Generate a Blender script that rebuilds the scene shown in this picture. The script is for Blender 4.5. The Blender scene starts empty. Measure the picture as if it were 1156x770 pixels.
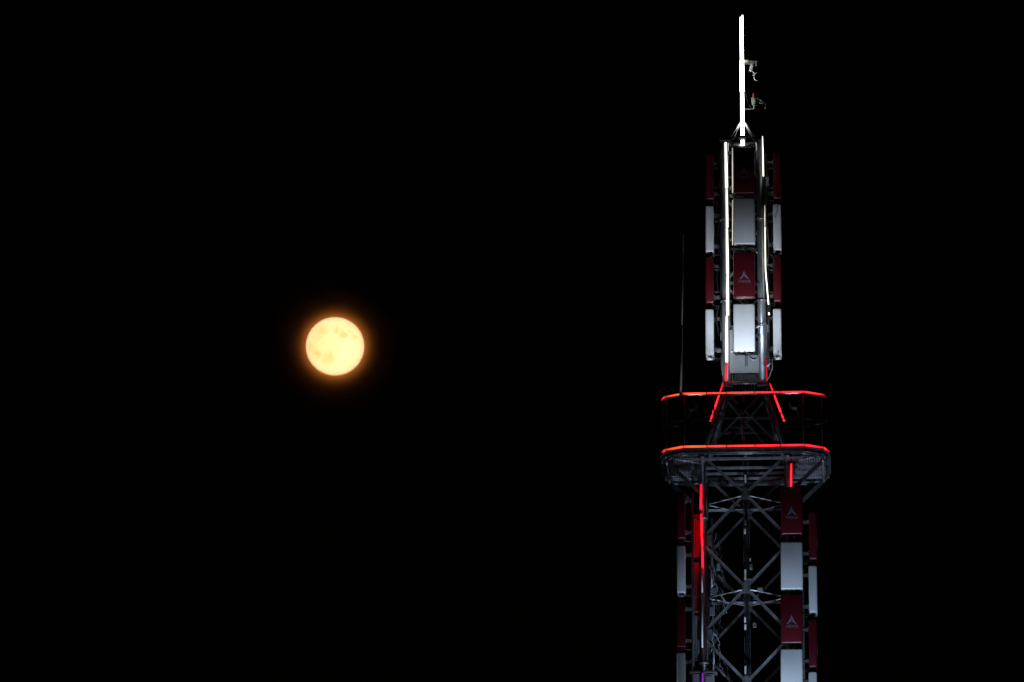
import bpy, bmesh, math, random
from mathutils import Vector, Matrix

random.seed(7)
C = bpy.context.scene.collection
sc = bpy.context.scene
R = math.radians

# ------------------------------------------------------------------ camera, night sky, moonlight, exposure
FPX = 7263.0                      # focal length in pixels of the 1156 px wide photograph (a full moon is 0.52 degrees)
PITCH = R(15.0)
CAM = Vector((0.0, 0.0, 1.6))
cd = bpy.data.cameras.new('camera')
cd.sensor_width = 36.0
cd.lens = 36.0 * FPX / 1156.0
cd.clip_start = 0.5
cd.clip_end = 60000.0
cam = bpy.data.objects.new('camera', cd)
C.objects.link(cam)
cam.location = CAM
cam.rotation_euler = (R(90) + PITCH, 0, 0)
sc.camera = cam

world = bpy.data.worlds.new('World')
sc.world = world
world.use_nodes = True
wn = world.node_tree
sky = wn.nodes.new('ShaderNodeTexSky')
sky.sky_type = 'NISHITA'
sky.sun_disc = False
sky.sun_elevation = R(15.0)
sky.sun_rotation = R(0.0)
wn.nodes['Background'].inputs['Strength'].default_value = 0.000012
wn.links.new(sky.outputs[0], wn.nodes['Background'].inputs['Color'])

sl = bpy.data.lights.new('moonlight', 'SUN')
sl.energy = 0.004
sl.angle = R(0.5)
sl.color = (1.0, 0.85, 0.6)
so = bpy.data.objects.new('moonlight', sl)
C.objects.link(so)

sc.view_settings.view_transform = 'Standard'
sc.view_settings.look = 'None'
sc.view_settings.exposure = 0.0
sc.view_settings.gamma = 1.0
sc.view_settings.use_curve_mapping = False
sc.render.engine = 'CYCLES'
sc.cycles.use_denoising = True
sc.cycles.max_bounces = 5
sc.cycles.volume_bounces = 0
sc.cycles.sample_clamp_indirect = 3.0

# ------------------------------------------------------------------ where the tower stands
AX = Vector((264.0, 7263 * math.cos(PITCH) + 140 * math.sin(PITCH), 7263 * math.sin(PITCH) - 140 * math.cos(PITCH)))
DECK = CAM + AX * (127.0 / 7263.0)           # centre of the platform deck
BASE = Vector((DECK.x, DECK.y, 0.0))
H = DECK.z                                   # deck height above the ground
YAW = R(-3.4)
TW = Matrix.Translation(DECK) @ Matrix.Rotation(YAW, 4, 'Z')
TWI = TW.inverted()


def ray(px, py):
    a, b = px - 578.0, 385.0 - py
    return Vector((a, FPX * math.cos(PITCH) - b * math.sin(PITCH), FPX * math.sin(PITCH) + b * math.cos(PITCH))).normalized()


def at(px, py, y):
    """point of the tower's own frame (origin: deck centre) seen at a spot of the photo, for a known depth y"""
    o = TWI @ CAM
    d = TWI.to_3x3() @ ray(px, py)
    t = (y - o.y) / d.y
    return o + d * t


def zof(py, y, px=841):
    return at(px, py, y).z


# ------------------------------------------------------------------ materials
def new_mat(name):
    m = bpy.data.materials.new(name)
    m.use_nodes = True
    return m, m.node_tree, m.node_tree.nodes['Principled BSDF']


def surf(name, col, rough=0.5, metal=0.0, var=0.25, scale=6.0, bump=0.0, streak=1.0, coat=0.0):
    m, nt, b = new_mat(name)
    tc = nt.nodes.new('ShaderNodeTexCoord')
    mp = nt.nodes.new('ShaderNodeMapping')
    mp.inputs['Scale'].default_value = (1, 1, 1.0 / streak)
    nt.links.new(tc.outputs['Object'], mp.inputs[0])
    n = nt.nodes.new('ShaderNodeTexNoise')
    n.inputs['Scale'].default_value = scale
    n.inputs['Detail'].default_value = 6
    n.inputs['Roughness'].default_value = 0.65
    nt.links.new(mp.outputs[0], n.inputs['Vector'])
    r = nt.nodes.new('ShaderNodeMapRange')
    r.inputs['From Min'].default_value = 0.3
    r.inputs['From Max'].default_value = 0.7
    r.inputs['To Min'].default_value = 1 - var
    r.inputs['To Max'].default_value = 1 + var * 0.4
    nt.links.new(n.outputs['Fac'], r.inputs['Value'])
    mx = nt.nodes.new('ShaderNodeVectorMath')
    mx.operation = 'SCALE'
    mx.inputs[0].default_value = col
    nt.links.new(r.outputs[0], mx.inputs['Scale'])
    nt.links.new(mx.outputs[0], b.inputs['Base Color'])
    b.inputs['Roughness'].default_value = rough
    b.inputs['Metallic'].default_value = metal
    b.inputs['Coat Weight'].default_value = coat
    if bump:
        bp = nt.nodes.new('ShaderNodeBump')
        bp.inputs['Strength'].default_value = bump
        bp.inputs['Distance'].default_value = 0.01
        nt.links.new(n.outputs['Fac'], bp.inputs['Height'])
        nt.links.new(bp.outputs[0], b.inputs['Normal'])
    return m


def glow(name, col, strength=1.0):
    """light tube: LEDs behind a milky skin, a little uneven along its length"""
    m, nt, b = new_mat(name)
    nt.nodes.remove(b)
    e = nt.nodes.new('ShaderNodeEmission')
    e.inputs['Color'].default_value = (*col, 1)
    tc = nt.nodes.new('ShaderNodeTexCoord')
    n = nt.nodes.new('ShaderNodeTexNoise')
    n.inputs['Scale'].default_value = 4
    nt.links.new(tc.outputs['Object'], n.inputs['Vector'])
    r = nt.nodes.new('ShaderNodeMapRange')
    r.inputs['From Min'].default_value = 0.3
    r.inputs['From Max'].default_value = 0.7
    r.inputs['To Min'].default_value = strength * 0.8
    r.inputs['To Max'].default_value = strength * 1.15
    nt.links.new(n.outputs['Fac'], r.inputs['Value'])
    # a milky round skin is brightest where one looks straight into it
    lw = nt.nodes.new('ShaderNodeLayerWeight')
    lw.inputs['Blend'].default_value = 0.5
    f = nt.nodes.new('ShaderNodeMapRange')
    f.inputs['From Min'].default_value = 0.0
    f.inputs['From Max'].default_value = 0.85
    f.inputs['To Min'].default_value = 1.0
    f.inputs['To Max'].default_value = 0.10
    nt.links.new(lw.outputs['Facing'], f.inputs['Value'])
    k = nt.nodes.new('ShaderNodeMath')
    k.operation = 'MULTIPLY'
    nt.links.new(f.outputs[0], k.inputs[0])
    nt.links.new(r.outputs[0], k.inputs[1])
    nt.links.new(k.outputs[0], e.inputs['Strength'])
    nt.links.new(e.outputs[0], nt.nodes['Material Output'].inputs['Surface'])
    return m


M = dict(
    steel=surf('galvanised_steel', (0.34, 0.36, 0.38), 0.36, 0.7, 0.45, 9, 0.15, 3),
    dark=surf('dark_painted_steel', (0.09, 0.095, 0.10), 0.5, 0.3, 0.3, 9),
    white=surf('white_radome', (0.74, 0.76, 0.78), 0.38, 0, 0.10, 3, 0, 4),
    red=surf('red_radome', (0.10, 0.005, 0.012), 0.38, 0, 0.2, 3, 0, 4),
    unit_red_and_spill=surf('red_and_red_spill_casing', (0.45, 0.02, 0.04), 0.45, 0, 0.2, 5),  # top unit's own red; on the middle unit red tube light painted in
    grey=surf('grey_casing', (0.22, 0.235, 0.25), 0.45, 0.1, 0.2, 5),
    rubber=surf('black_rubber', (0.02, 0.02, 0.021), 0.45, 0, 0.2, 20),
    emblem=surf('silver_print', (0.17, 0.16, 0.21), 0.5, 0, 0.1, 10),
    beacon=surf('olive_casing', (0.28, 0.36, 0.28), 0.5, 0.1, 0.35, 20),
    amber=surf('rust_red_cap', (0.35, 0.10, 0.06), 0.4, 0, 0.3, 20),
    fibre=surf('white_fibreglass', (0.82, 0.84, 0.82), 0.4, 0, 0.15, 5),
    grating=surf('grating_steel', (0.58, 0.61, 0.64), 0.4, 0.4, 0.4, 8),
    unlit=surf('unlit_tube_skin', (0.78, 0.78, 0.78), 0.35, 0, 0.1, 8),
    glow_strip=surf('glow_backing', (0.05, 0.045, 0.045), 0.6, 0.0, 0.2, 8),  # backing strip added behind the rings to pick up their red glow
    ground=surf('dark_ground', (0.06, 0.06, 0.055), 0.95, 0, 0.4, 0.3, 0.2),
    led_white=glow('white_tube_light', (1.0, 0.98, 0.97), 18.0),
    led_leg=glow('leg_tube_light', (1.0, 0.98, 0.86), 3.6),
    led_thin=glow('thin_tube_light', (1.0, 0.93, 0.72), 0.95),
    led_pink=glow('pinkish_tube_light', (1.0, 0.78, 0.66), 0.55),
    led_orange=glow('orange_red_tube_light', (2.6, 0.165, 0.05), 1.0),
    led_mid=glow('scarlet_tube_light', (2.6, 0.095, 0.065), 1.0),
    led_red=glow('red_tube_light', (3.0, 0.055, 0.085), 1.0),
    led_hot=glow('deep_red_tube_light', (8.5, 0.03, 0.09), 1.0),
    led_dim=glow('dim_red_tube_light', (0.55, 0.012, 0.03), 1.0),
    led_purple=glow('purple_tube_light', (0.45, 0.05, 0.75), 0.8),
    lens=glow('flood_lens_light', (0.80, 0.87, 1.0), 0.55),
)


# ------------------------------------------------------------------ mesh helpers
class MB:
    def __init__(s):
        s.bm = bmesh.new()

    def box(s, c, d, rot=None):
        """box with centre c and full size d"""
        vs = []
        for i in (-.5, .5):
            for j in (-.5, .5):
                for k in (-.5, .5):
                    v = Vector((i * d[0], j * d[1], k * d[2]))
                    if rot is not None:
                        v = rot @ v
                    vs.append(s.bm.verts.new(Vector(c) + v))
        for f in ((0, 1, 3, 2), (4, 6, 7, 5), (0, 4, 5, 1), (2, 3, 7, 6), (0, 2, 6, 4), (1, 5, 7, 3)):
            s.bm.faces.new([vs[i] for i in f])
        return s

    def rbox(s, c, d, r=0.01, seg=2):
        """bevelled box"""
        b = bmesh.new()
        bmesh.ops.create_cube(b, size=1)
        for v in b.verts:
            v.co = Vector((v.co.x * d[0], v.co.y * d[1], v.co.z * d[2])) + Vector(c)
        bmesh.ops.bevel(b, geom=b.edges[:], offset=r, segments=seg, affect='EDGES', profile=0.5)
        me = bpy.data.meshes.new('tmp')
        b.to_mesh(me)
        b.free()
        s.bm.from_mesh(me)
        bpy.data.meshes.remove(me)
        return s

    def frame(s, p, q):
        z = (Vector(q) - Vector(p)).normalized()
        u = Vector((0, 0, 1)) if abs(z.z) < 0.9 else Vector((0, 1, 0))
        x = z.cross(u).normalized()
        return x, z.cross(x), z

    def tube(s, pts, r, n=10, cap=True):
        """round tube along a polyline; r a number or one per point"""
        pts = [Vector(p) for p in pts]
        rs = r if isinstance(r, (list, tuple)) else [r] * len(pts)
        rings = []
        x0 = None
        for i, p in enumerate(pts):
            a = pts[max(0, i - 1)]
            b = pts[min(len(pts) - 1, i + 1)]
            z = (b - a).normalized()
            if x0 is None:
                u = Vector((0, 0, 1)) if abs(z.z) < 0.9 else Vector((0, 1, 0))
                x = z.cross(u).normalized()
            else:
                x = (x0 - z * x0.dot(z)).normalized()
            x0 = x
            y = z.cross(x)
            k = 1.0
            if 0 < i < len(pts) - 1:
                t = (pts[i] - a).normalized().dot((b - pts[i]).normalized())
                k = 1.0 / max(0.6, math.sqrt(max(0.05, (1 + t) / 2)))
            rings.append([s.bm.verts.new(p + (x * math.cos(2 * math.pi * j / n) + y * math.sin(2 * math.pi * j / n)) * rs[i] * k) for j in range(n)])
        for a, b in zip(rings, rings[1:]):
            for j in range(n):
                f = s.bm.faces.new((a[j], a[(j + 1) % n], b[(j + 1) % n], b[j]))
                f.smooth = n > 5
        if cap:
            s.bm.faces.new(rings[0][::-1])
            s.bm.faces.new(rings[-1])
        return s

    def angle(s, p, q, w=0.06, t=0.008, flip=1):
        """rolled steel angle (L section) from p to q"""
        p, q = Vector(p), Vector(q)
        x, y, z = s.frame(p, q)
        x = x * flip
        prof = [(0, 0), (w, 0), (w, t), (t, t), (t, w), (0, w)]
        o = (x + y) * (w * -0.35)
        a = [s.bm.verts.new(p + o + x * u + y * v) for u, v in prof]
        b = [s.bm.verts.new(q + o + x * u + y * v) for u, v in prof]
        for i in range(6):
            j = (i + 1) % 6
            s.bm.faces.new((a[i], a[j], b[j], b[i]))
        s.bm.faces.new(a[::-1])
        s.bm.faces.new(b)
        return s

    def prism(s, poly, ax, d0, d1):
        """polygon extruded along axis ax ('y' or 'z'); polygon in the other two coordinates"""
        def P(u, v, w):
            return (u, w, v) if ax == 'y' else ((u, v, w) if ax == 'z' else (w, u, v))
        a = [s.bm.verts.new(P(u, v, d0)) for u, v in poly]
        b = [s.bm.verts.new(P(u, v, d1)) for u, v in poly]
        for i in range(len(poly)):
            j = (i + 1) % len(poly)
            s.bm.faces.new((a[i], a[j], b[j], b[i]))
        s.bm.faces.new(a[::-1])
        s.bm.faces.new(b)
        return s

    def build(s, name, mat, parent=None, label=None):
        bmesh.ops.recalc_face_normals(s.bm, faces=s.bm.faces[:])
        me = bpy.data.meshes.new(name)
        s.bm.to_mesh(me)
        s.bm.free()
        me.materials.append(M[mat] if isinstance(mat, str) else mat)
        o = bpy.data.objects.new(name, me)
        C.objects.link(o)
        if parent:
            o.parent = parent
        if label:
            o['label'] = label
        return o


def thing(name, label, cat, loc, rz=0.0, group=None, rot=None):
    o = bpy.data.objects.new(name, None)
    C.objects.link(o)
    o.location = loc
    o.rotation_euler = rot if rot else (0, 0, rz)
    o.empty_display_size = 0.2
    o['label'] = label
    o['category'] = cat
    if group:
        o['group'] = group
    return o


def copy_tree(o, parent=None):
    c = o.copy()
    C.objects.link(c)
    if parent:
        c.parent = parent
    for ch in [k for k in bpy.data.objects if k.parent == o]:
        copy_tree(ch, c)
    return c


def W(x, y, z):
    """tower frame -> world"""
    return TW @ Vector((x, y, z))


# ------------------------------------------------------------------ ground
g = MB()
n = 96
g.bm.faces.new([g.bm.verts.new((40000 * math.cos(2 * math.pi * i / n), 40000 * math.sin(2 * math.pi * i / n), 0)) for i in range(n)])
go = g.build('ground', 'ground')
go['kind'] = 'structure'

# ------------------------------------------------------------------ the lattice tower
tower = thing('communication_tower', 'tall steel lattice communication tower with octagonal platform, red light rings and a glowing white spire', 'tower', BASE, YAW)
LZ = H                                       # parts are written in the frame of the deck, shifted up by LZ


class TB(MB):
    """mesh builder in the deck frame"""
    def build(s, name, mat, parent=None, label=None):
        if parent is not None:
            for v in s.bm.verts:
                v.co.z += LZ
        return MB.build(s, name, mat, parent, label)


HL = 0.83            # half width of the lower tower
HU = 0.35            # half width of the upper tower
ZU = zof(434, -HU)   # foot of the upper tower
ZT = zof(160, -HU)   # top of the upper tower
zn = [zof(557, -HL), zof(663, -HL), zof(770, -HL)]        # brace crossings
PER = (zn[0] - zn[2]) / 2
zj = [zn[0] - PER / 2, zn[1] - PER / 2, zn[2] - PER / 2]  # brace ends on the legs
corners = [(-1, -1), (1, -1), (1, 1), (-1, 1)]

legs = {}
for sx, sy in corners:
    b = TB()
    b.tube([(sx * HL, sy * HL, -0.02), (sx * HL, sy * HL, -H)], 0.062, 16)
    for k in range(12):                      # flanges
        z = -1.25 - k * 2.9
        if z > -H + .3:
            b.tube([(sx * HL, sy * HL, z), (sx * HL, sy * HL, z - 0.035)], 0.10, 16)
    legs[(sx, sy)] = b.build('leg', 'steel', tower)
uplegs = {}
for sx, sy in corners:
    b = TB()
    rr = 0.08
    b.tube([(sx * HU, sy * HU, ZU), (sx * HU, sy * HU, ZT)], rr, 20)
    for z in (ZU + 1.72, ZU + 3.4):
        b.tube([(sx * HU, sy * HU, z), (sx * HU, sy * HU, z - .03)], rr + .03, 16)
    uplegs[(sx, sy)] = b.build('upper_leg', 'steel', tower)
cones = {}
for sx, sy in corners:
    b = TB()
    b.tube([(sx * HU, sy * HU, ZU - 0.03), (sx * HL, sy * HL, 0.0)], 0.05, 14)
    b.rbox((sx * HU, sy * HU, ZU - 0.03), (0.22, 0.22, 0.05), .008)
    cones[(sx, sy)] = b.build('splayed_leg', 'dark', tower)

# faces of the square tower: (start corner, end corner)
faces = [(corners[i], corners[(i + 1) % 4]) for i in range(4)]


def on(c, h, z):
    return Vector((c[0] * h, c[1] * h, z))


# main X bracing of the lower tower: zigzag legs -> node -> legs
lv = [(0.06, zn[0], zj[0]), (zj[0], zn[1], zj[1]), (zj[1], zn[2], zj[2])]
for a, c in faces:
    for ztop, zmid, zbot in lv:
        mid = (on(a, HL, zmid) + on(c, HL, zmid)) / 2
        for end, z in ((a, ztop - .06), (c, ztop - .06), (a, zbot + .06), (c, zbot + .06)):
            e = on(end, HL, z)
            d = (mid - e).normalized()
            b = TB().angle(e + d * 0.05, mid - d * 0.07, 0.052, 0.007, 1 if end == a else -1)
            b.build('diagonal_brace', 'steel', tower)
        # node plate with bolts
        out = Vector(((a[0] + c[0]) / 2, (a[1] + c[1]) / 2, 0)).normalized()
        side = Vector((-out.y, out.x, 0))
        b = TB()
        rot = Matrix((side, out, Vector((0, 0, 1)))).transposed()
        b.box(mid, (0.17, 0.014, 0.24), rot)
        for bx in (-.05, .05):
            for bz in (-.08, 0, .08):
                p = mid + side * bx + Vector((0, 0, bz)) + out * .007
                b.tube([p, p + out * .014], .012, 6)
        b.build('gusset_plate', 'steel', tower)
        if zmid != zn[0] or True:
            b = TB()
            inward = -out * (0.02)
            e1, e2 = on(a, HL, zmid + .06) + inward, on(c, HL, zmid + .06) + inward
            d = (e2 - e1).normalized()
            if out.y > -0.5:                 # the photo's front face has no horizontal at the node
                b.angle(e1 + d * .06, e2 - d * .06, 0.045, .007, -1)
                b.build('cross_beam', 'grating' if out.y > .5 else 'steel', tower)
            else:
                b.bm.free()
for a, c in faces[:2] + faces[3:]:                    # plates where the braces meet the legs
    out = Vector(((a[0] + c[0]) / 2, (a[1] + c[1]) / 2, 0)).normalized()
    side = Vector((-out.y, out.x, 0))
    rot = Matrix((side, out, Vector((0, 0, 1)))).transposed()
    for e in (a, c):
        inw = (on(c if e == a else a, HL, 0) - on(e, HL, 0)).normalized()
        for z in zj[:2]:
            m_ = on(e, HL, z) + inw * .10
            b = TB().box(m_, (.12, .012, .22), rot)
            for bz in (-.07, 0, .07):
                b.tube([m_ + Vector((0, 0, bz)), m_ + Vector((0, 0, bz)) + out * .02], .012, 6)
            b.build('gusset_plate', 'steel', tower)
# plan bracing: a diamond at each node level
for z in zn:
    mids = [(on(a, HL - .04, z - .02) + on(c, HL - .04, z - .02)) / 2 for a, c in faces]
    for i in range(4):
        p, q = mids[i], mids[(i + 1) % 4]
        d = (q - p).normalized()
        TB().tube([p + d * .08, q - d * .08], .014, 8).build('plan_brace', 'grating', tower)
# the shaft goes on down to the ground below the picture
b = TB()
z = zj[2]
while z - PER > -H:
    for a, c in faces:
        b.angle(on(a, HL, z - .05), on(c, HL, z - PER + .05), .06, .008)
        b.angle(on(c, HL, z - .05), on(a, HL, z - PER + .05), .06, .008, -1)
        b.angle(on(a, HL, z), on(c, HL, z), .06, .008)
    z -= PER
o = b.build('lower_bracing', 'steel', tower)
o['kind'] = 'stuff'
for c in corners:
    TB().rbox((c[0] * HL, c[1] * HL, -H + .15), (.7, .7, .5), .02).build('footing', 'ground', tower)

# bracing of the splayed section
for a, c in faces:
    p1, p2 = on(a, HU + .02, ZU - .15), on(c, HU + .02, ZU - .15)
    q1, q2 = on(a, HL - .06, .12), on(c, HL - .06, .12)
    TB().angle(p1, q2, .045, .006).build('diagonal_brace', 'dark', tower)
    TB().angle(p2, q1, .045, .006, -1).build('diagonal_brace', 'dark', tower)
    m1, m2 = on(a, (HU + HL) / 2, ZU * .52), on(c, (HU + HL) / 2, ZU * .52)
    TB().angle(m1, m2, .05, .006).build('cross_beam', 'dark', tower)

# bracing of the upper tower
zs = [ZU + .28 + k * (ZT - ZU - .5) / 5 for k in range(6)]
for fi, (a, c) in enumerate(faces):
    for k, z in enumerate(zs):
        p, q = on(a, HU, z), on(c, HU, z)
        d = (q - p).normalized() * .08
        TB().angle(p + d, q - d, .05, .006).build('cross_beam', 'steel', tower)
        if k < 5:
            q = on(c, HU, zs[k + 1] - .05) if k % 2 == 0 else on(a, HU, zs[k + 1] - .05)
            p = on(a, HU, z + .05) if k % 2 == 0 else on(c, HU, z + .05)
            d = (q - p).normalized() * .08
            TB().angle(p + d, q - d, .04, .006).build('diagonal_brace', 'steel', tower)

# pale plates low on the upper tower's front (and the other faces)
zp0, zp1, zp2 = zof(421, -.45), zof(401, -.45), zof(372, -.45)
for a, c in faces:
    out = Vector(((a[0] + c[0]) / 2, (a[1] + c[1]) / 2, 0)).normalized()
    side = Vector((-out.y, out.x, 0)) if True else None
    b = TB()
    w = HU - .06
    poly = [(-w, zp0), (w, zp0), (w, zp2), (w - .13, zp2)]
    for k in range(7):                       # curved inner corner
        t = k / 6 * math.pi / 2
        poly.append((w - .13 - .12 * (1 - math.cos(t)) , zp1 + .12 * (1 - math.sin(t))))
    poly.append((-w, zp1))
    vs = [[b.bm.verts.new(side * (-u) + out * (HU + .085 + dd) + Vector((0, 0, v))) for u, v in poly] for dd in (0, .012)]
    for i in range(len(poly)):
        j = (i + 1) % len(poly)
        b.bm.faces.new((vs[0][i], vs[0][j], vs[1][j], vs[1][i]))
    b.bm.faces.new(vs[0][::-1])
    b.bm.faces.new(vs[1])
    b.build('gusset_plate', 'grey', tower)
    b = TB()                                 # foot beam with louvred strip above it
    zb = zof(431.5, -.45)
    b.tube([on(a, HU + .06, zb), on(c, HU + .06, zb)], .04, 12)
    b.build('foot_beam', 'steel', tower)
    b = TB()
    rot = Matrix((side, out, Vector((0, 0, 1)))).transposed()
    for k in range(9):
        b.box(out * (HU + .03) + side * (-.24 + k * .06) + Vector((0, 0, (zp0 + zb) / 2)), (.018, .05, abs(zp0 - zb) - .05), rot)
    b.build('louvre', 'dark', tower)

# cap ring, stays and mast
ringc = (0, 0)
zc = zof(160.5, 0)
b = TB()
NR = 20
rad = 0.36
pts = [(rad * math.cos(2 * math.pi * k / NR), rad * math.sin(2 * math.pi * k / NR), zc) for k in range(NR)]
for k in range(NR):
    b.tube([pts[k], pts[(k + 1) % NR]], .02, 8)
for k in range(0, NR, 5):
    x, y, z = pts[k]
    b.box((x * .9, y * .9, z - .0), (.14, .14, .05))
for a in corners:
    b.box((a[0] * HU, a[1] * HU, ZT + .012), (.20, .20, .024))
    b.angle(on(a, HU, ZT + .0), (0, 0, ZT + .04), .06, .008)
b.build('cap_frame', 'dark', tower)
zmt = zof(20, 0, 836)
zmb = zof(163, 0, 838)
b = TB()
b.tube([(0, 0, zmb), (0, 0, zmt)], .026, 12)
for py in (68, 105, 139):
    b.tube([(0, 0, zof(py, 0) + .02), (0, 0, zof(py, 0) - .02)], .036, 12)
mast = b.build('mast', 'steel', tower)
zst = zof(137, 0)
for a in corners:
    b = TB()
    b.tube([(a[0] * .02, a[1] * .02, zst), (a[0] * .25, a[1] * .25, zc + .05)], .022, 10)
    b.build('strut', 'steel', mast)


def light_tube(pts, r, mat, parent, back=None, backr=0.6, tilt=None, label=None):
    b = TB()
    b.tube(pts, r, 12)
    return b.build('light_tube', mat, parent, label)


# mast light tubes, one pair per mast length
for p0, p1, dx in ((17.5, 67, .018), (68, 104, .026), (105.5, 157, .021), (158.6, 164.5, .022)):
    z0, z1 = zof(p0, -.04, 836), zof(p1, -.04, 838)
    for s in (-1, 1):
        o0 = .0 if s > 0 or p0 > 18 else -.04
        light_tube([(s * dx, -.045, z0 + o0), (s * dx, -.045, z1)], .016, 'led_white', mast)

# light tubes on the legs of the upper tower
fl = uplegs[(-1, -1)]
fr = uplegs[(1, -1)]
LX, LY = -HU + .015, -HU - .165


def seg(px0, py0, px1, py1, y, r, mat, parent, label=None):
    return light_tube([at(px0, py0, y), at(px1, py1, y)], r, mat, parent, label=label)


seg(819.2, 161, 820.3, 212, LY, .029, 'led_leg', fl)
seg(820.3, 213, 821.0, 257, LY, .023, 'led_leg', fl)
seg(820.6, 258.2, 821.4, 309, LY, .025, 'led_leg', fl)
seg(821.4, 310, 821.6, 356, LY, .026, 'led_leg', fl)
seg(820.4, 357, 820.4, 409, LY, .028, 'led_leg', fl)
seg(820.2, 410, 819.6, 430, LY, .024, 'led_red', fl, 'red light tube below the white ones')
seg(826.8, 167, 827.0, 218, LY + .04, .011, 'led_thin', fl)
seg(827.0, 226, 827.0, 277, LY + .04, .010, 'led_thin', fl)
seg(828.8, 284, 828.6, 333, LY + .04, .012, 'led_pink', fl)
bl = uplegs[(-1, 1)]
seg(812.8, 223, 814.0, 266, 0.2, .011, 'led_thin', bl)
seg(814.8, 316, 814.8, 338, 0.2, .012, 'led_thin', bl)
seg(814.6, 342, 814.4, 365, 0.2, .012, 'led_thin', bl)
seg(860.8, 154, 861.8, 199, -HU - .11, .012, 'led_leg', fr)
seg(863.4, 232, 863.4, 255, -HU - .11, .012, 'led_thin', fr)
light_tube([at(863.6, 256, -HU - .11), at(864.2, 305, -HU - .11), at(867.6, 344, -HU - .11)], .012, 'led_leg', fr)
seg(868.0, 353.0, 868.3, 355.6, -HU - .11, .017, 'led_leg', fr)
seg(865.2, 405, 865.6, 430, -HU - .11, .020, 'led_dim', fr, 'dim red light tube at the foot')

# light tubes on the splayed legs
cl, cr = cones[(-1, -1)], cones[(1, -1)]


def lerp(p, q, t):
    return Vector(p) * (1 - t) + Vector(q) * t


p, q = at(816.2, 433, -.50), at(801.8, 475.5, -.74)
light_tube([p, lerp(p, q, .78)], .019, 'led_red', cl)
light_tube([lerp(p, q, .805), q], .019, 'led_red', cl)
p, q = at(869.0, 433, -.50), at(885.4, 475.5, -.74)
light_tube([p, lerp(p, q, .76)], .019, 'led_red', cr)
light_tube([lerp(p, q, .785), q], .019, 'led_red', cr)

# light tubes on the legs below the platform
ll, lr = legs[(-1, -1)], legs[(1, -1)]
yt = -HL - .10
seg(791.4, 547, 791.2, 575, yt, .018, 'led_hot', ll)
seg(791.4, 580.5, 792.6, 617, yt, .017, 'led_hot', ll)
seg(792.6, 618, 793.4, 641, yt, .018, 'led_hot', ll)
seg(792.2, 642, 792.8, 669, yt, .012, 'unlit', ll, 'unlit pale light tube')
seg(792.6, 671, 792.9, 731, yt, .015, 'unlit', ll, 'unlit pale light tube')
seg(793.2, 760, 793.6, 790, yt, .022, 'led_purple', ll, 'purple light tube at the cabinet')
seg(893.2, 523.5, 893.0, 550, yt, .022, 'led_red', lr)

# ------------------------------------------------------------------ platform
YF, YB = -1.42, 1.30
half = [(1.16, YF), (1.52, YF + .26), (1.63, YF + .60), (1.63, YB - .60), (1.52, YB - .26), (1.16, YB)]
octa = [(-1.16, YF)] + half + [(-x, y) for x, y in half[::-1]][:-1]
octa = [(-1.16, YF), (1.16, YF), (1.52, YF + .24), (1.63, YF + .60), (1.63, YB - .60), (1.52, YB - .24), (1.16, YB), (-1.16, YB), (-1.52, YB - .24), (-1.63, YB - .60), (-1.63, YF + .60), (-1.52, YF + .24)]
b = TB()
for i in range(len(octa)):
    p, q = octa[i], octa[(i + 1) % len(octa)]
    b.angle((*p, -.035), (*q, -.035), .07, .008, 1)
    b.tube([(*p, -.09), (*q, -.09)], .012, 8)
    k = .94
    b.tube([(p[0] * k, p[1] * k, -.10), (q[0] * k, q[1] * k, -.10)], .013, 8)
plat = b.build('platform', 'steel', tower)
for py in (517, 527.5, 534, 539.5, 546.5):
    y = 0.0
    for _ in range(6):
        dz = zof(py, y) + .10
        y += -dz * 55.1 / 14.7
    w = 1.5 if abs(y) < .9 else 1.2
    TB().box((0, y, -.11), (2 * w, .022, .05)).build('deck_beam', 'grating', plat)
for s in (-1, 1):
    TB().angle((s * HL, YF + .05, -.17), (s * HL, YB - .05, -.17), .07, .008).build('deck_beam', 'steel', plat)
    TB().tube([(s * 1.53, YF + .45, -.16), (s * 1.53, YB - .45, -.16)], .02, 8).build('deck_beam', 'grating', plat)
    for ys, ye in ((YF + .32, -HL), (YB - .32, HL)):
        TB().tube([(s * 1.36, ys, -.13), (s * .90, ye, -.15)], .016, 8).build('deck_tie', 'grating', plat)
    # brackets down to the legs
    for sy in (-1, 1):
        TB().angle((s * 1.55, sy * HL, -.10), (s * (HL + .05), sy * HL, -.74), .08, .009, s).build('bracket', 'dark', plat)


def inside(x, y, m=.04):
    if abs(x) > 1.63 - m or y < YF + m or y > YB - m:
        return False
    dy = min(y - YF, YB - y)
    if dy < .24:
        return abs(x) < 1.16 + (1.52 - 1.16) * dy / .24 - m
    if dy < .60:
        return abs(x) < 1.52 + .11 * (dy - .24) / .36 - m
    return True


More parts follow.
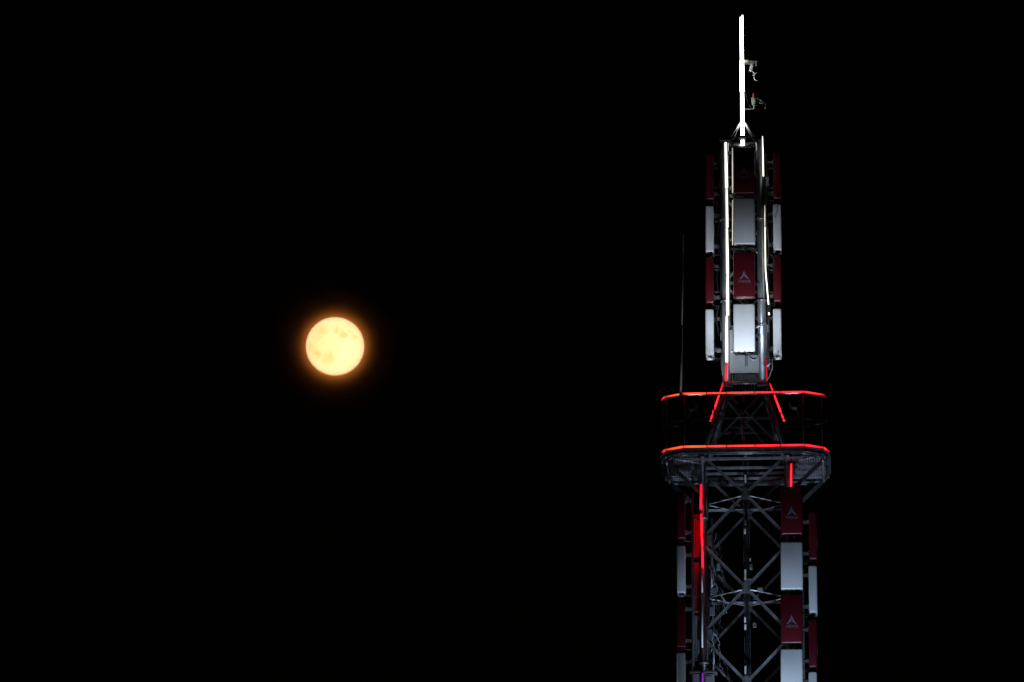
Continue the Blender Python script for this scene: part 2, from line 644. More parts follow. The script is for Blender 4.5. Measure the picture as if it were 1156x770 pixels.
# open steel grating on both wings and the walkways (bars on edge)
for s, gy0, gy1 in [(s_, a_, c_) for s_ in (-1, 1) for a_, c_ in ((-.80, -.30), (.10, .50), (.62, .84))]:
    b = TB()
    x = .93
    while x < 1.6:
        for y0, y1 in ((gy0, gy1),):
            ya = y0
            while ya < y1 and not inside(x, ya):
                ya += .02
            yb = y1
            while yb > ya and not inside(x, yb):
                yb -= .02
            if yb - ya > .05:
                b.box((s * x, (ya + yb) / 2, -.03), (.014, yb - ya, .04))
        x += .048
    y = YF + .1
    while y < YB:
        if not gy0 < y < gy1:
            y += .1
            continue
        xx = 1.6
        while not inside(xx, y) and xx > .93:
            xx -= .02
        b.box((s * (.93 + xx) / 2, y, -.022), (xx - .93, .008, .012))
        y += .10
    b.build('deck_grating', 'grating', plat)
for s in (-1, 1):
    for y0, y1 in ((YF, -.81), (-.29, .09), (.51, .61), (.85, YB)):      # solid plates between the gratings
        pl = []
        for y in (y0 + .01, (y0 * .6 + y1 * .4), (y0 * .3 + y1 * .7), y1 - .01):
            xx = 1.62
            while not inside(xx, y, .005) and xx > .95:
                xx -= .01
            pl.append((s * xx, y))
        pl = [(s * .92, y0 + .01)] + pl + [(s * .92, y1 - .01)]
        TB().prism(pl, 'z', -.02, -.008).build('deck_plate', 'dark', plat)
for y0, y1 in ((YF + .04, -.92), (.92, YB - .04)):
    b = TB()
    x = -.9
    while x < .9:
        b.box((x, (y0 + y1) / 2, -.03), (.006, y1 - y0, .03))
        x += .06
    b.box((0, (y0 + y1) / 2, -.022), (1.8, .008, .012))
    b.build('deck_grating', 'dark', plat)

# railing with two rings of light tubes
ZR = zof(441.5, YF - .04, 841) - 0.03
b = TB()
for i in range(len(octa)):
    p, q = octa[i], octa[(i + 1) % len(octa)]
    b.tube([(*p, ZR), (*q, ZR)], .022, 10)
    b.tube([(*p, ZR * .52), (*q, ZR * .52)], .010, 8)
    if p[1] > 1.0 or q[1] > 1.0:
        b.box(((p[0] + q[0]) / 2, (p[1] + q[1]) / 2, ZR - .07), (abs(p[0] - q[0]) * .9 + .02, .012, .06)) if abs(p[1] - q[1]) < .01 else None
rail = b.build('railing', 'rubber', tower)
posts = [(x, y) for x, y in octa] + [(-.58, YF), (0, YF), (.58, YF), (-.58, YB), (0, YB), (.58, YB), (-1.63, 0), (1.63, 0)]
for x, y in posts:
    TB().tube([(x, y, 0), (x, y, ZR)], .014, 8).build('post', 'rubber', rail)


def chain(z, dz, r, front, ends):
    out = .035
    def P(i):
        x, y = octa[i]
        return Vector((x * (1 + out / 1.6), y * (1 + out / 1.6), z))
    L = P(0)
    Rr = P(1)
    fr_ = [0, .195, .357, .59, .80, 1.0]
    mats = ['led_orange', 'led_mid', 'led_mid', 'led_red', 'led_red']
    for k in range(5):
        light_tube([lerp(L, Rr, fr_[k] + .004), lerp(L, Rr, fr_[k + 1] - .004)], r, mats[k], rail)
    light_tube([P(11), lerp(P(11), P(0), .97)], r, 'led_orange', rail)
    light_tube([lerp(P(1), P(2), .03), P(2)], r, 'led_red', rail)
    light_tube([lerp(P(11), P(10), .06), lerp(P(11), P(10), ends[0])], r * .9, 'led_red', rail)
    light_tube([lerp(P(2), P(3), .04), lerp(P(2), P(3), ends[1])], r * .8, 'led_red' if ends[1] > .5 else 'led_dim', rail)


chain(ZR + .0, 0, .018, None, (.55, .45))
zlow = zof(503.2, YF - .04, 841)
chain(zlow, 0, .022, None, (.45, .8))
for zz, hh in ((ZR, .07), (zlow, .085)):      # strip behind both rings, added to catch their light as a glow
    b = TB()
    for i in (11, 0, 1, 10, 2):
        p, q = octa[i], octa[(i + 1) % 12]
        k = 1.008
        a0, a1 = Vector((p[0] * k, p[1] * k, 0)), Vector((q[0] * k, q[1] * k, 0))
        d = (a1 - a0).normalized()
        nrm = Vector((d.y, -d.x, 0))
        rot = Matrix((d, nrm, Vector((0, 0, 1)))).transposed()
        b.box((a0 + a1) / 2 + Vector((0, 0, zz)), ((a1 - a0).length, .006, hh), rot)
    b.build('glow_catcher_strip', 'glow_strip', rail)
for px, py in ((923.4, 458), (923.0, 470)):
    p = at(px, py, -.55)
    TB().rbox(p, (.05, .05, .15), .008).build('junction_box', 'grey', rail)

# poles that carry the panels, clamped to the tower
ycf = -.58


def pole(x, y, z0, z1, r=.03):
    return TB().tube([(x, y, z0), (x, y, z1)], r, 12).build('mounting_pole', 'dark', tower)


# cable ladder in the middle with clipped pale tags
b = TB()
for s in (-.055, .055):
    b.box((s, -.1, -8), (.012, .03, 16.4))
for k in range(60):
    b.box((0, -.1, .0 - k * .28), (.10, .02, .02))
b.build('cable_ladder', 'dark', tower)
b = TB()
for k in range(4):
    x = -.026 + k * .017
    b.tube([(x, -.135 - (k % 2) * .015, .3 - j * .5 + 0) for j in range(34)], .0085, 6)
cab = b.build('feeder_cable_bundle', 'rubber', tower)
for py0, py1, dx in ((515, 519, 0), (536, 545, 0), (587, 593, 0), (597, 603, -.5), (630, 634, 5.5), (643, 655, 0), (663, 669, 0), (697, 703, -.4), (705, 711, 0), (752, 761, 0)):
    p, q = at(841.5 + dx, py0, -.18), at(841.5 + dx, py1, -.18)
    TB().box((p + q) / 2, (.036, .014, p.z - q.z)).build('cable_tag', 'unlit', cab)
# small boxes and clutter fixed on the upper tower
b = TB()
for px, py, w, h_, y in ((813.8, 208, 3, 9, -.15), (814.8, 380, 3, 9, -.15), (812, 396, 6, 4, -.1), (832, 221, 10, 6, -.48), (849, 221, 6, 6, -.48), (866, 205, 4, 10, -.2), (866, 371, 3, 8, -.2)):
    p = at(px, py, y)
    b.rbox(p, (w / 57, .06, h_ / 55), .006)
b.build('junction_box', 'grey', tower)
for px, py, w, h_, y in ((806, 668, 8, 7, -.6), (804, 690, 6, 9, -.4), (811, 640, 4, 8, -.2), (800, 752, 7, 5, -.7), (852, 706, 4, 5, -.2), (848, 640, 3, 6, -.2), (846, 655, 5, 3, -.2), (808, 714, 5, 6, .3), (858, 665, 6, 3, -.3)):
    TB().rbox(at(px, py, y), (w / 57, .06, h_ / 55), .006).build('junction_box', 'grey', tower)

# ------------------------------------------------------------------ antenna panels
PW, PD, PH = .425, .165, .955


def rrect(w, d, rf, rb, n=5):
    """rounded rectangle, front (-y) corners radius rf, back corners rb"""
    pts = []
    for cx, cy, r, a0 in ((w / 2 - rf, -d / 2 + rf, rf, -90), (w / 2 - rb, d / 2 - rb, rb, 0), (-w / 2 + rb, d / 2 - rb, rb, 90), (-w / 2 + rf, -d / 2 + rf, rf, 180)):
        for k in range(n + 1):
            a = R(a0 + 90 * k / n)
            pts.append((cx + r * math.cos(a), cy + r * math.sin(a)))
    return pts


def make_panel(kind, loc, rz):
    t = thing('antenna_panel', '', 'antenna', loc, rz)
    b = MB()
    lev = [(0.004, .012, 0), (0.0, .022, 0), (0.0, .034, 0), (.05, .034, 0)]
    outer = [(PH - .035, 0.0), (PH - .012, .008), (PH - .003, .022), (PH, .045)]
    stack = [(.05, .046), (.0, .042), (.0, .020), (.010, .007), (.030, 0.0)] + outer
    rings = []
    for z, inset in stack:
        pr = rrect(PW - 2 * inset, PD - 2 * inset, max(.035 - inset, .006), max(.015 - inset, .004))
        rings.append([b.bm.verts.new((x, y, z)) for x, y in pr])
    for a, c in zip(rings, rings[1:]):
        for j in range(len(a)):
            f = b.bm.faces.new((a[j], a[(j + 1) % len(a)], c[(j + 1) % len(a)], c[j]))
            f.smooth = True
    b.bm.faces.new(rings[-1])
    b.build('radome', 'white' if kind == 'white' else 'red', t)
    b = MB()
    b.box((0, 0, .047), (PW - .088, PD - .088, .006))
    for x in (-.10, .0, .10):
        b.tube([(x, .015, .046), (x, .015, .016)], .012, 8)
    b.build('connector_plate', 'rubber', t)
    for z in (.16, PH - .16):
        b = MB()
        b.box((0, PD / 2 + .012, z), (.20, .022, .06))
        b.box((-.04, PD / 2 + .06, z), (.012, .09, .05))
        b.box((.04, PD / 2 + .06, z), (.012, .09, .05))
        b.box((0, PD / 2 + .10, z), (.12, .03, .05))
        b.build('mounting_bracket', 'steel', t)
    b = MB()
    for i, x in enumerate((-.10, .0, .10)):
        dx = (-.03, .02, -.02, .04)[i]
        b.tube([(x, .015, .03), (x + dx * .2, .035, .0), (x + dx, .075, -.02), (x + dx * 1.5, .13, -.03), (x * .6, .2, -.01 - .012 * i), (x * .4, .23, .2)], .006, 6)
    b.build('jumper_cable', 'rubber', t)
    if kind == 'red':
        yf = -PD / 2 - .003
        e = MB()
        S = .17
        def poly(pts, thick=.003):
            q = [(u * S, PH * .40 + v * S) for u, v in pts]
            e.prism(q, 'y', yf - thick, yf + .004)
        poly([(-.035, .86), (0, 1.12), (.035, .86)])                       # spire
        poly([(-.16, .80), (-.06, .86), (.06, .86), (.16, .80), (.05, .82), (-.05, .82)])
        poly([(-.10, .76), (-.03, .79), (.03, .79), (.10, .76), (.13, .62), (-.13, .62)])
        poly([(-.30, .56), (-.14, .60), (.14, .60), (.30, .56), (.14, .54), (-.14, .54)])
        for s in (-1, 1):
            poly([(s * .03, .52), (s * .19, .52), (s * .30, .34), (s * .46, .12), (s * .56, .0), (s * .38, 0), (s * .24, .16), (s * .10, .27), (s * .03, .30)])
        emb = e.build('emblem', 'emblem', t)
        cu = bpy.data.curves.new('lettering', 'FONT')
        cu.body = '\u4e2d\u56fd\u94c1\u5854'
        cu.size = .062
        cu.align_x = 'CENTER'
        cu.extrude = .001
        cu.space_character = 1.05
        to = bpy.data.objects.new('tmp_text', cu)
        C.objects.link(to)
        dg = bpy.context.evaluated_depsgraph_get()
        me = bpy.data.meshes.new_from_object(to.evaluated_get(dg))
        bpy.data.objects.remove(to)
        me.name = 'lettering'
        me.transform(Matrix.Translation((0, yf - .001, PH * .40 - .075)) @ Matrix.Rotation(R(90), 4, 'X'))
        me.materials.clear()
        me.materials.append(M['emblem'])
        lo = bpy.data.objects.new('lettering', me)
        C.objects.link(lo)
        lo.parent = emb
    return t


protos = {}
GW, GR = 'white antenna panels on the tower', 'red antenna panels on the tower'


def panel(kind, x, y, ztop, face, label, name=None):
    """face: 0 towards the camera, 1 right, 2 rear, 3 left"""
    rz = YAW + (0, R(90), R(180), R(-90))[face]
    loc = W(x, y, ztop - PH)
    if kind not in protos:
        o = protos[kind] = make_panel(kind, loc, rz)
    else:
        o = copy_tree(protos[kind])
    o.location = loc
    o.rotation_euler = (0, 0, rz)
    o['label'] = label
    o['group'] = GW if kind == 'white' else GR
    return o


def column(face, px, y, tops, labels, yfront):
    for (kind, py), lab in zip(tops, labels):
        p = at(px, py, yfront)
        panel(kind, p.x, y, p.z, face, lab)
    p0, p1 = at(px, tops[0][1], yfront), at(px, tops[-1][1], yfront)
    off = .215
    dx, dy = ((0, off), (-off, 0), (0, -off), (off, 0))[face]
    return p0.x + dx, y + dy, p1.z - PH - .25, p0.z + .05


yf = -.66
a = column(0, 839.8, yf, [('red', 166), ('white', 223), ('red', 283.5), ('white', 342.5)],
           ['darkest red antenna panel just under the white spire, its emblem barely visible',
            'dull grey-lit white antenna panel between the two red panels on the upper front',
            'red antenna panel with clear silver emblem between two white panels above the platform',
            'brightest white antenna panel on the upper front, just above the platform'], yf - PD / 2)
pole(*a)
ys = .12
a = column(3, 800.8, ys, [('red', 173), ('white', 232), ('red', 289.5), ('white', 348.5)],
           ['topmost red antenna panel on the left flank of the upper mast',
            'upper white antenna panel on the left flank, under the topmost red one',
            'lower red antenna panel on the left flank, between two white panels',
            'lowest white antenna panel on the left flank, above the red ring'], ys - PW / 2)
pole(*a)
a = column(1, 877.2, ys, [('red', 172), ('white', 230), ('red', 288), ('white', 348)],
           ['topmost red antenna panel on the right flank of the upper mast',
            'upper white antenna panel on the right flank, under the topmost red one',
            'lower red antenna panel on the right flank, between two white panels',
            'lowest white antenna panel on the right flank, above the red ring'], ys - PW / 2)
pole(*a)
yl = -1.08
a = column(0, 893.4, yl, [('red', 549), ('white', 611), ('red', 671.5), ('white', 732), ('red', 792)],
           ['dark red antenna panel with emblem directly under the platform on the right leg',
            'wide blue-grey lit white antenna panel on the right leg below the platform',
            'red antenna panel with emblem low on the right leg, between two white panels',
            'wide white antenna panel cut by the bottom edge on the right leg',
            'red antenna panel on the right leg below the frame'][:5], yl - PD / 2)
pole(*a)
a = column(1, 917.4, .83, [('red', 578), ('white', 638), ('red', 699.5), ('white', 758)],
           ['very dark red antenna panel edge-on at the far right under the platform',
            'narrow white antenna panel edge-on at the far right, beside the wide blue-grey one',
            'narrow red antenna panel edge-on at the far right, low on the tower',
            'narrow white antenna panel at the far right cut by the bottom edge'], .83 - PW / 2)
pole(*a)
a = column(3, 768.6, -.80, [('red', 554), ('white', 615), ('red', 676), ('white', 736)],
           ['very dark red antenna panel edge-on at the far left under the platform',
            'narrow dim white antenna panel with bright edge at the far left below the platform',
            'narrow red antenna panel at the far left between two white ones',
            'narrow white antenna panel at the far left cut by the bottom edge'], -.80 - PW / 2)
pole(*a)
# arms from the legs to the outer poles
def arm(c_, d_):
    TB().box(c_, d_).build('support_arm', 'dark', tower)


for px, y, pys in ((917.4, .83, (600, 696, 752)), (768.6, -.8, (586, 673, 690, 745))):
    for py in pys:
        p = at(px, py, y)
        s = 1 if p.x > 0 else -1
        arm(((p.x - s * .2 + s * HL) / 2, y, p.z), (abs(p.x - s * .2 - s * HL), .03, .03))
for px in (800.8, 877.2):
    for py in (190, 212, 250, 305, 330, 392):
        p = at(px, py, ys)
        s = 1 if p.x > 0 else -1
        arm(((p.x + s * HU) / 2, ys, p.z), (abs(p.x - s * HU), .035, .03))
for py in (200, 260, 320, 380):
    p = at(840, py, -.44)
    arm((0, -.43, p.z), (.62, .03, .035))

# ------------------------------------------------------------------ slim radio units by the left leg
rru = None
for k, (py0, py1, kind, lab) in enumerate(((580, 628, 'red', 'slim red radio unit glowing beside the red light tube on the left leg'),
                                           (634, 691, 'red', 'slim grey radio unit with red tube light in its colour, middle one below the end of the red light tube'),  # grey unit, the tube's red light put into its casing colour
                                           (694, 745, 'grey', 'slim grey radio unit, lowest and unlit beside the left leg'))):
    p0, p1 = at(786.8, py0, -.85), at(786.8, py1, -.85)
    h_ = p0.z - p1.z
    t = thing('radio_unit', lab, 'radio unit', W(p1.x, -.70, p1.z), YAW, 'slim radio units stacked beside the left leg')
    b = MB()
    b.rbox((0, 0, h_ / 2), (.155, .20, h_), .012)
    for j in range(4):
        b.box((-.055 + j * .036, -.106, h_ / 2), (.006, .012, h_ * .86))
    b.build('casing', 'unit_red_and_spill' if kind == 'red' else kind, t)
    MB().box((.1, .0, h_ * .75), (.06, .05, .04)).build('mounting_bracket', 'dark', t)
    b = MB()
    b.tube([(-.03, 0, .01), (-.035, 0, -.04), (.03, .03, -.05), (.09, .05, .1)], .008, 6)
    b.build('jumper_cable', 'rubber', t)

# equipment cabinet at the bottom left, with its shelf
p = at(793, 757.5, -.85)
t = thing('equipment_cabinet', 'dark equipment cabinet with purple-lit front at the bottom on the left leg', 'cabinet', W(p.x + .02, -.74, p.z - .62), YAW)
b = MB()
b.rbox((0, 0, .28), (.42, .26, .56), .012)
b.build('casing', 'grey', t)
MB().rbox((0, 0, .595), (.54, .34, .04), .006).build('lid', 'dark', t)
MB().rbox((.09, -.137, .28), (.16, .014, .46), .004).build('door', 'grey', t)

# loose grey conduits beside the left leg
b = TB()
for px, py0, py1, y, r in ((797.4, 668, 755, -.7, .04), (782.2, 575, 757, -.75, .02), (804, 585, 668, .8, .03), (806, 690, 760, .7, .025)):
    b.tube([at(px - .6, py0, y), at(px, py1, y)], r, 10)
b.build('conduit', 'steel', tower)
class One:
    k = 0

    def tube(s, pts, r, n):
        s.k += 1
        TB().tube(pts, r, n).build('loose_cable', 'grey' if s.k % 3 == 0 else 'rubber', tower)


b = One()
random.seed(3)
for k in range(30):                       # cable tails in the lower left bay
    x0 = random.uniform(800, 815)
    y0 = random.uniform(600, 745)
    pts = [at(x0, y0, -.2)]
    xx, yy = x0, y0
    for j in range(6):
        xx += random.uniform(-3.5, 4.5)
        yy += random.uniform(2, 9)
        pts.append(at(xx, yy, -.2 + .05 * j))
    b.tube(pts, .008, 5)
for k in range(14):                       # and on the upper tower
    s = random.choice((-1, 1))
    x0 = 839.5 + s * random.uniform(22, 31)
    y0 = random.uniform(195, 400)
    pts = []
    amp = random.uniform(2, 5) * s
    L = random.uniform(20, 60)
    for j in range(8):
        t_ = j / 7
        pts.append(at(x0 + amp * math.sin(math.pi * t_), y0 + L * t_, -.25 + .1 * t_))
    b.tube(pts, .009, 5)
for pts in ([(845, 398), (846, 404), (851, 407), (855, 404), (857, 398)], [(828, 398), (831, 401), (838, 400), (842, 402), (848, 399), (852, 401)],
            [(862, 412), (867, 410), (871, 408)], [(872, 405), (872, 415), (869, 424), (866, 430)], [(871, 250), (872, 262), (871, 272), (869, 277)]):
    b.tube([at(x, y, -.52) for x, y in pts], .010, 6)
for (x0, y0), (x1, y1) in (((852, 371), (864, 365)), ((851, 260), (854, 265)), ((850, 280), (855, 286)), ((866, 414), (871, 409)), ((825, 398), (830, 395))):
    TB().tube([at(x0, y0, -.5), at(x1, y1, -.5)], .014, 8).build('stay_rod', 'grating', tower)

# ------------------------------------------------------------------ whip antenna at the platform's left rear
p0, p1, p2 = at(768.6, 446, -1.46), at(769.9, 369, -1.46), at(771.4, 265, -1.46)
t = thing('whip_antenna', 'thin white whip antenna rising from the railing left of the mast', 'antenna', W(p0.x, -1.46, p0.z - .1), YAW)
o_ = Vector((p0.x, -1.46, p0.z - .1))
MB().tube([p0 - o_ + Vector((0, 0, .0)), p1 - o_ + Vector((0, 0, -.03))], [.021, .018], 8).build('lower_rod', 'fibre', t)
MB().tube([p1 - o_, p2 - o_], [.015, .009], 8).build('upper_rod', 'fibre', t)
MB().tube([p1 - o_ + Vector((0, 0, -.06)), p1 - o_ + Vector((0, 0, .03))], .017, 8).build('joint_sleeve', 'rubber', t)
MB().box((0, .05, .12), (.06, .16, .05)).build('mounting_clamp', 'rubber', t)

# ------------------------------------------------------------------ instruments by the mast
ym = 0.16
c = at(851, 71, ym)
t = thing('weather_sensor', 'pale hanging sensor on a short bracket near the top of the spire', 'sensor', W(c.x, 0, c.z), YAW)
t.location = W(c.x, ym, c.z)


def rel(px, py, dy=0.0):
    v = at(px, py, ym) - c
    return Vector((v.x, dy, v.z))


b = MB()
b.rbox(rel(842, 71.5, -.07), (.12, .17, .05), .004)
b.rbox(rel(850, 71), (.17, .07, .065), .008)
b.box(rel(853.6, 73), (.03, .05, .06))
b.build('bracket', 'beacon', t)
MB().tube([rel(849, 73), rel(848.3, 78), rel(846.6, 81)], [.045, .042, .026], 12).build('housing', 'fibre', t)
b = MB()
b.tube([rel(847.5, 79.5), rel(852, 83.2)], .013, 8)
b.tube([rel(849.6, 85), rel(852.5, 83.3), rel(855.6, 82.2)], [.01, .014, .02], 8)
b.tube([rel(852, 84), rel(851.3, 88), rel(853, 90.5), rel(855.6, 91.4)], [.013, .015, .012, .006], 8)
b.build('probe_arm', 'fibre', t)

c = at(852, 123, ym)
t = thing('aviation_beacon', 'olive drum-shaped beacon with reddish cap on a thin arm beside the spire', 'beacon', W(c.x, ym, c.z), YAW)
MB().tube([rel(839, 123.3, -.14), rel(841, 123.3), rel(849, 123.3), rel(853, 123)], .008, 8).build('arm', 'fibre', t)
MB().tube([rel(851, 123), rel(851, 119)], .015, 8).build('stem', 'fibre', t)
b = MB()
b.tube([rel(851.5, 119.5), rel(851.5, 118), rel(851.5, 112.5), rel(851.5, 111)], [.045, .058, .060, .05], 16)
for s in (848.6, 855.4):
    b.rbox(rel(s, 111.8, -.02), (.022, .03, .03), .004)
b.build('drum', 'beacon', t)
MB().tube([rel(851, 111), rel(850.5, 107.5), rel(850.2, 104.5)], [.034, .024, .008], 12).build('cap', 'amber', t)
b = MB()
b.tube([rel(855.5, 111.5), rel(865, 117.5)], .010, 8)
b.tube([rel(857, 116), rel(864, 117.8)], .008, 8)
b.tube([rel(864.5, 118), rel(864.2, 123)], [.008, .02], 8)
b.build('outrigger', 'beacon', t)
MB().tube([rel(841, 100), rel(842.5, 110), rel(845.5, 119), rel(849, 123)], .005, 6).build('cable', 'dark', t)


# ------------------------------------------------------------------ floodlights (with their own lamp)
def floodlight(label, pos, target, watts, spread, size=.12, arm_to=None, col=(0.78, 0.88, 1.0)):
    P = W(*pos)
    T = W(*target)
    d = (T - P).normalized()
    q = d.to_track_quat('Z', 'Y')
    t = thing('floodlight', label, 'floodlight', P, 0, 'floodlights shining up at the tower', rot=q.to_euler())
    b = MB()
    prof = [(.10, .055), (.09, .05), (.07, -.03), (.04, -.05)]
    for (w0, z0), (w1, z1) in zip(prof, prof[1:]):
        a_ = [b.bm.verts.new((i * w0, j * w0 * .7, z0)) for i, j in ((-1, -1), (1, -1), (1, 1), (-1, 1))]
        c_ = [b.bm.verts.new((i * w1, j * w1 * .7, z1)) for i, j in ((-1, -1), (1, -1), (1, 1), (-1, 1))]
        for k in range(4):
            b.bm.faces.new((a_[k], a_[(k + 1) % 4], c_[(k + 1) % 4], c_[k]))
    b.box((0, 0, -.06), (.08, .06, .02))
    b.build('housing', 'rubber', t)
    MB().box((0, 0, .046), (.17, .11, .004)).build('lens', 'lens', t)
    if arm_to is not None:
        mi = (Matrix.Translation(P) @ q.to_matrix().to_4x4()).inverted()
        e = mi @ W(*arm_to)
        MB().tube([(0, 0, -.05), e], .012, 8).build('arm', 'rubber', t)
    L = bpy.data.lights.new('flood_lamp', 'SPOT')
    L.energy = watts
    L.spot_size = R(spread)
    L.spot_blend = 1.0
    L.shadow_soft_size = .04
    L.color = col
    lo = bpy.data.objects.new('flood_lamp', L)
    C.objects.link(lo)
    lo.parent = t
    lo.location = (0, 0, .12)
    lo.rotation_euler = (R(180), 0, 0)
    return t


floodlight('floodlight on a thin arm in front of the railing, above the lower red ring', (-.03, -2.9, .42), (.0, -.75, 2.62), 480, 51, arm_to=(-.03, YF - .03, .15))
floodlight('small floodlight at the front left corner of the railing', (-1.00, -1.85, .70), (-.76, .05, 2.6), 125, 50, arm_to=(-1.10, -1.42, .60))
floodlight('small floodlight at the front right corner of the railing', (1.00, -1.85, .70), (.76, .05, 2.6), 125, 44, arm_to=(1.10, -1.42, .60))
floodlight('floodlight on a long arm below the frame at the right leg', (1.5, -4.6, -9.4), (1.1, -1.1, -4.3), 1300, 48, arm_to=(HL, -HL, -9.8), col=(.54, .72, 1.0))
floodlight('added floodlight in the middle of the shaft far below the frame', (-.1, -1.9, -10.5), (.0, .0, .0), 1500, 26, arm_to=(0, -HL, -10.9), col=(.66, .80, 1.0))  # unseen lamp added to brighten the deck's underside and the braces
floodlight('floodlight on a long arm below the frame at the left leg', (-4.2, -1.2, -8.0), (-1.3, -.8, -4.6), 160, 60, arm_to=(-HL, -HL, -8.8), col=(.70, .83, 1.0))
floodlight('floodlight on an arm below the frame at the rear right leg', (2.9, -.2, -8.4), (1.3, .6, -4.4), 40, 60, arm_to=(HL, HL, -8.8), col=(.70, .83, 1.0))

# ------------------------------------------------------------------ moon
DM = 20000.0
MR = 33.0 / FPX * DM
md = ray(378.3, 391)
mpos = CAM + md * DM
bm = bmesh.new()
bmesh.ops.create_uvsphere(bm, u_segments=128, v_segments=64, radius=MR)
for f in bm.faces:
    f.smooth = True
me = bpy.data.meshes.new('moon')
bm.to_mesh(me)
bm.free()
moon = bpy.data.objects.new('moon', me)
C.objects.link(moon)
moon.location = mpos
moon.rotation_euler = cam.rotation_euler
moon['label'] = 'full golden moon with faint grey-yellow seas in the black sky'
moon['category'] = 'moon'
m = bpy.data.materials.new('moon_surface')
m.use_nodes = True
nt = m.node_tree
nt.nodes.remove(nt.nodes['Principled BSDF'])
tc = nt.nodes.new('ShaderNodeTexCoord')
sca = nt.nodes.new('ShaderNodeVectorMath')
sca.operation = 'SCALE'
sca.inputs['Scale'].default_value = 1 / MR
nt.links.new(tc.outputs['Object'], sca.inputs[0])
nz = nt.nodes.new('ShaderNodeTexNoise')
nz.inputs['Scale'].default_value = 4.5
nz.inputs['Detail'].default_value = 5
nt.links.new(sca.outputs[0], nz.inputs['Vector'])
nm = nt.nodes.new('ShaderNodeVectorMath')
nm.operation = 'MULTIPLY_ADD'
nt.links.new(nz.outputs['Color'], nm.inputs[0])
nm.inputs[1].default_value = (.42, .42, .42)
nm.inputs[2].default_value = (-.21, -.21, -.21)
ad = nt.nodes.new('ShaderNodeVectorMath')
ad.operation = 'ADD'
nt.links.new(sca.outputs[0], ad.inputs[0])
nt.links.new(nm.outputs[0], ad.inputs[1])
seas = [(-.45, .47, .34, .75), (.05, .56, .20, .8), (.31, .40, .18, 1.0), (.68, .35, .12, .8), (-.02, .28, .10, .6), (-.60, -.25, .28, 1.0),
        (-.17, -.34, .28, .9), (-.31, -.53, .14, .8), (-.80, .0, .22, .8), (-.3, .12, .22, .5), (.55, .52, .10, .5), (-.62, .22, .2, .6), (-.42, .02, .62, .5), (.36, .66, .14, .5)]
acc = None
for x, y, r, w in seas:
    zc_ = math.sqrt(max(0.0, 1 - x * x - y * y))
    dn = nt.nodes.new('ShaderNodeVectorMath')
    dn.operation = 'DISTANCE'
    nt.links.new(ad.outputs[0], dn.inputs[0])
    dn.inputs[1].default_value = (x, y, zc_)
    mr = nt.nodes.new('ShaderNodeMapRange')
    mr.interpolation_type = 'SMOOTHSTEP'
    mr.inputs['From Min'].default_value = r * 1.6
    mr.inputs['From Max'].default_value = r * .1
    mr.inputs['To Max'].default_value = w
    nt.links.new(dn.outputs['Value'], mr.inputs['Value'])
    if acc is None:
        acc = mr
    else:
        mm = nt.nodes.new('ShaderNodeMath')
        mm.operation = 'MAXIMUM'
        nt.links.new(acc.outputs[0], mm.inputs[0])
        nt.links.new(mr.outputs[0], mm.inputs[1])
        acc = mm
mix = nt.nodes.new('ShaderNodeMix')
mix.data_type = 'RGBA'
nt.links.new(acc.outputs[0], mix.inputs['Factor'])
mix.inputs['A'].default_value = (1.0, 0.95, 0.46, 1)
mix.inputs['B'].default_value = (1.0, 0.64, 0.22, 1)
nz2 = nt.nodes.new('ShaderNodeTexNoise')
nz2.inputs['Scale'].default_value = 9
nz2.inputs['Detail'].default_value = 6
nt.links.new(sca.outputs[0], nz2.inputs['Vector'])
r2 = nt.nodes.new('ShaderNodeMapRange')
r2.inputs['From Min'].default_value = .3
r2.inputs['From Max'].default_value = .7
r2.inputs['To Min'].default_value = .95
r2.inputs['To Max'].default_value = 1.05
nt.links.new(nz2.outputs['Fac'], r2.inputs['Value'])
em = nt.nodes.new('ShaderNodeEmission')
ml = nt.nodes.new('ShaderNodeMath')
ml.operation = 'MULTIPLY'
ml.inputs[1].default_value = 1.85
nt.links.new(r2.outputs[0], ml.inputs[0])
nt.links.new(ml.outputs[0], em.inputs['Strength'])
nt.links.new(mix.outputs['Result'], em.inputs['Color'])
nt.links.new(em.outputs[0], nt.nodes['Material Output'].inputs['Surface'])
me.materials.append(m)
so.rotation_euler = (-md).to_track_quat('-Z', 'Y').to_euler()

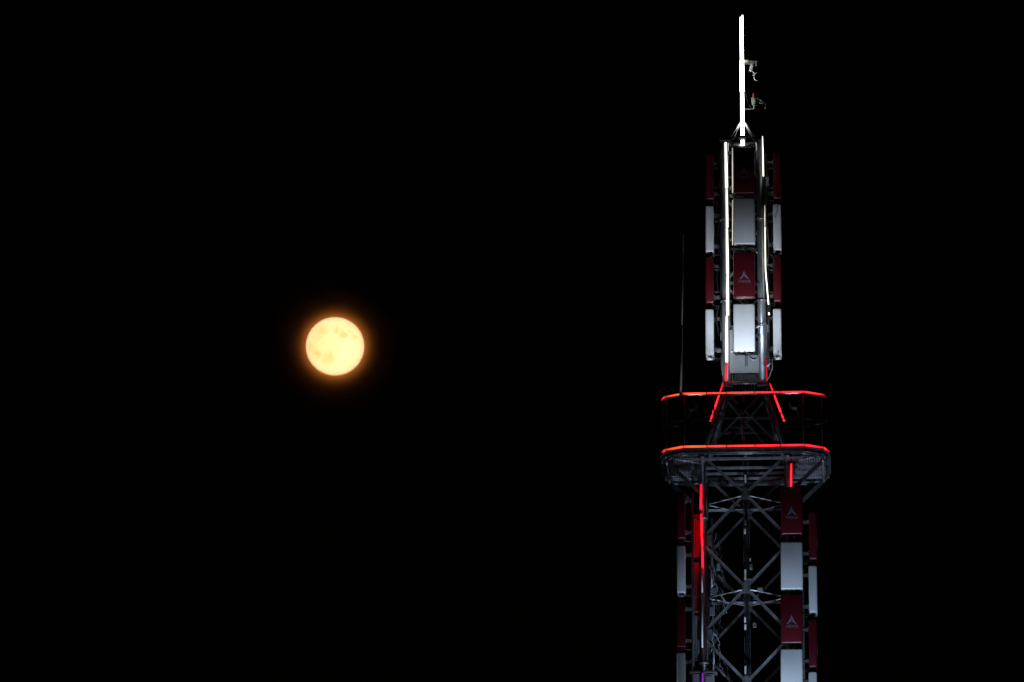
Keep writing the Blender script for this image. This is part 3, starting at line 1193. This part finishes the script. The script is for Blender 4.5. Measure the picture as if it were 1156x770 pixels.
# glow halo added round the moon: a ball of even haze thinning outwards, lit by the moon itself
bm = bmesh.new()
HR = 3.0 * MR
bmesh.ops.create_uvsphere(bm, u_segments=64, v_segments=32, radius=HR)
me = bpy.data.meshes.new('added_halo_haze')
bm.to_mesh(me)
bm.free()
hz = bpy.data.objects.new('added_halo_haze', me)
C.objects.link(hz)
hz.location = mpos
hz['kind'] = 'stuff'
m = bpy.data.materials.new('halo_vapour')
m.use_nodes = True
nt = m.node_tree
nt.nodes.remove(nt.nodes['Principled BSDF'])
tc = nt.nodes.new('ShaderNodeTexCoord')
ln = nt.nodes.new('ShaderNodeVectorMath')
ln.operation = 'LENGTH'
nt.links.new(tc.outputs['Object'], ln.inputs[0])
mr = nt.nodes.new('ShaderNodeMapRange')
mr.inputs['From Min'].default_value = MR
mr.inputs['From Max'].default_value = HR
mr.inputs['To Min'].default_value = 1
mr.inputs['To Max'].default_value = 0
nt.links.new(ln.outputs['Value'], mr.inputs['Value'])
pw = nt.nodes.new('ShaderNodeMath')
pw.operation = 'POWER'
pw.inputs[1].default_value = 17.0
nt.links.new(mr.outputs[0], pw.inputs[0])
mu = nt.nodes.new('ShaderNodeMath')
mu.operation = 'MULTIPLY'
mu.inputs[1].default_value = 3.9 / MR
pw2 = nt.nodes.new('ShaderNodeMath')
pw2.operation = 'POWER'
pw2.inputs[1].default_value = 3.5
nt.links.new(mr.outputs[0], pw2.inputs[0])
sm = nt.nodes.new('ShaderNodeMath')
sm.operation = 'MULTIPLY_ADD'
sm.inputs[1].default_value = 0.03
nt.links.new(pw2.outputs[0], sm.inputs[0])
nt.links.new(pw.outputs[0], sm.inputs[2])
nt.links.new(sm.outputs[0], mu.inputs[0])
pv = nt.nodes.new('ShaderNodeVolumePrincipled')
pv.inputs['Color'].default_value = (0.95, 0.27, 0.09, 1)
pv.inputs['Anisotropy'].default_value = 0.0
nt.links.new(mu.outputs[0], pv.inputs['Density'])
nt.links.new(pv.outputs[0], nt.nodes['Material Output'].inputs['Volume'])
me.materials.append(m)
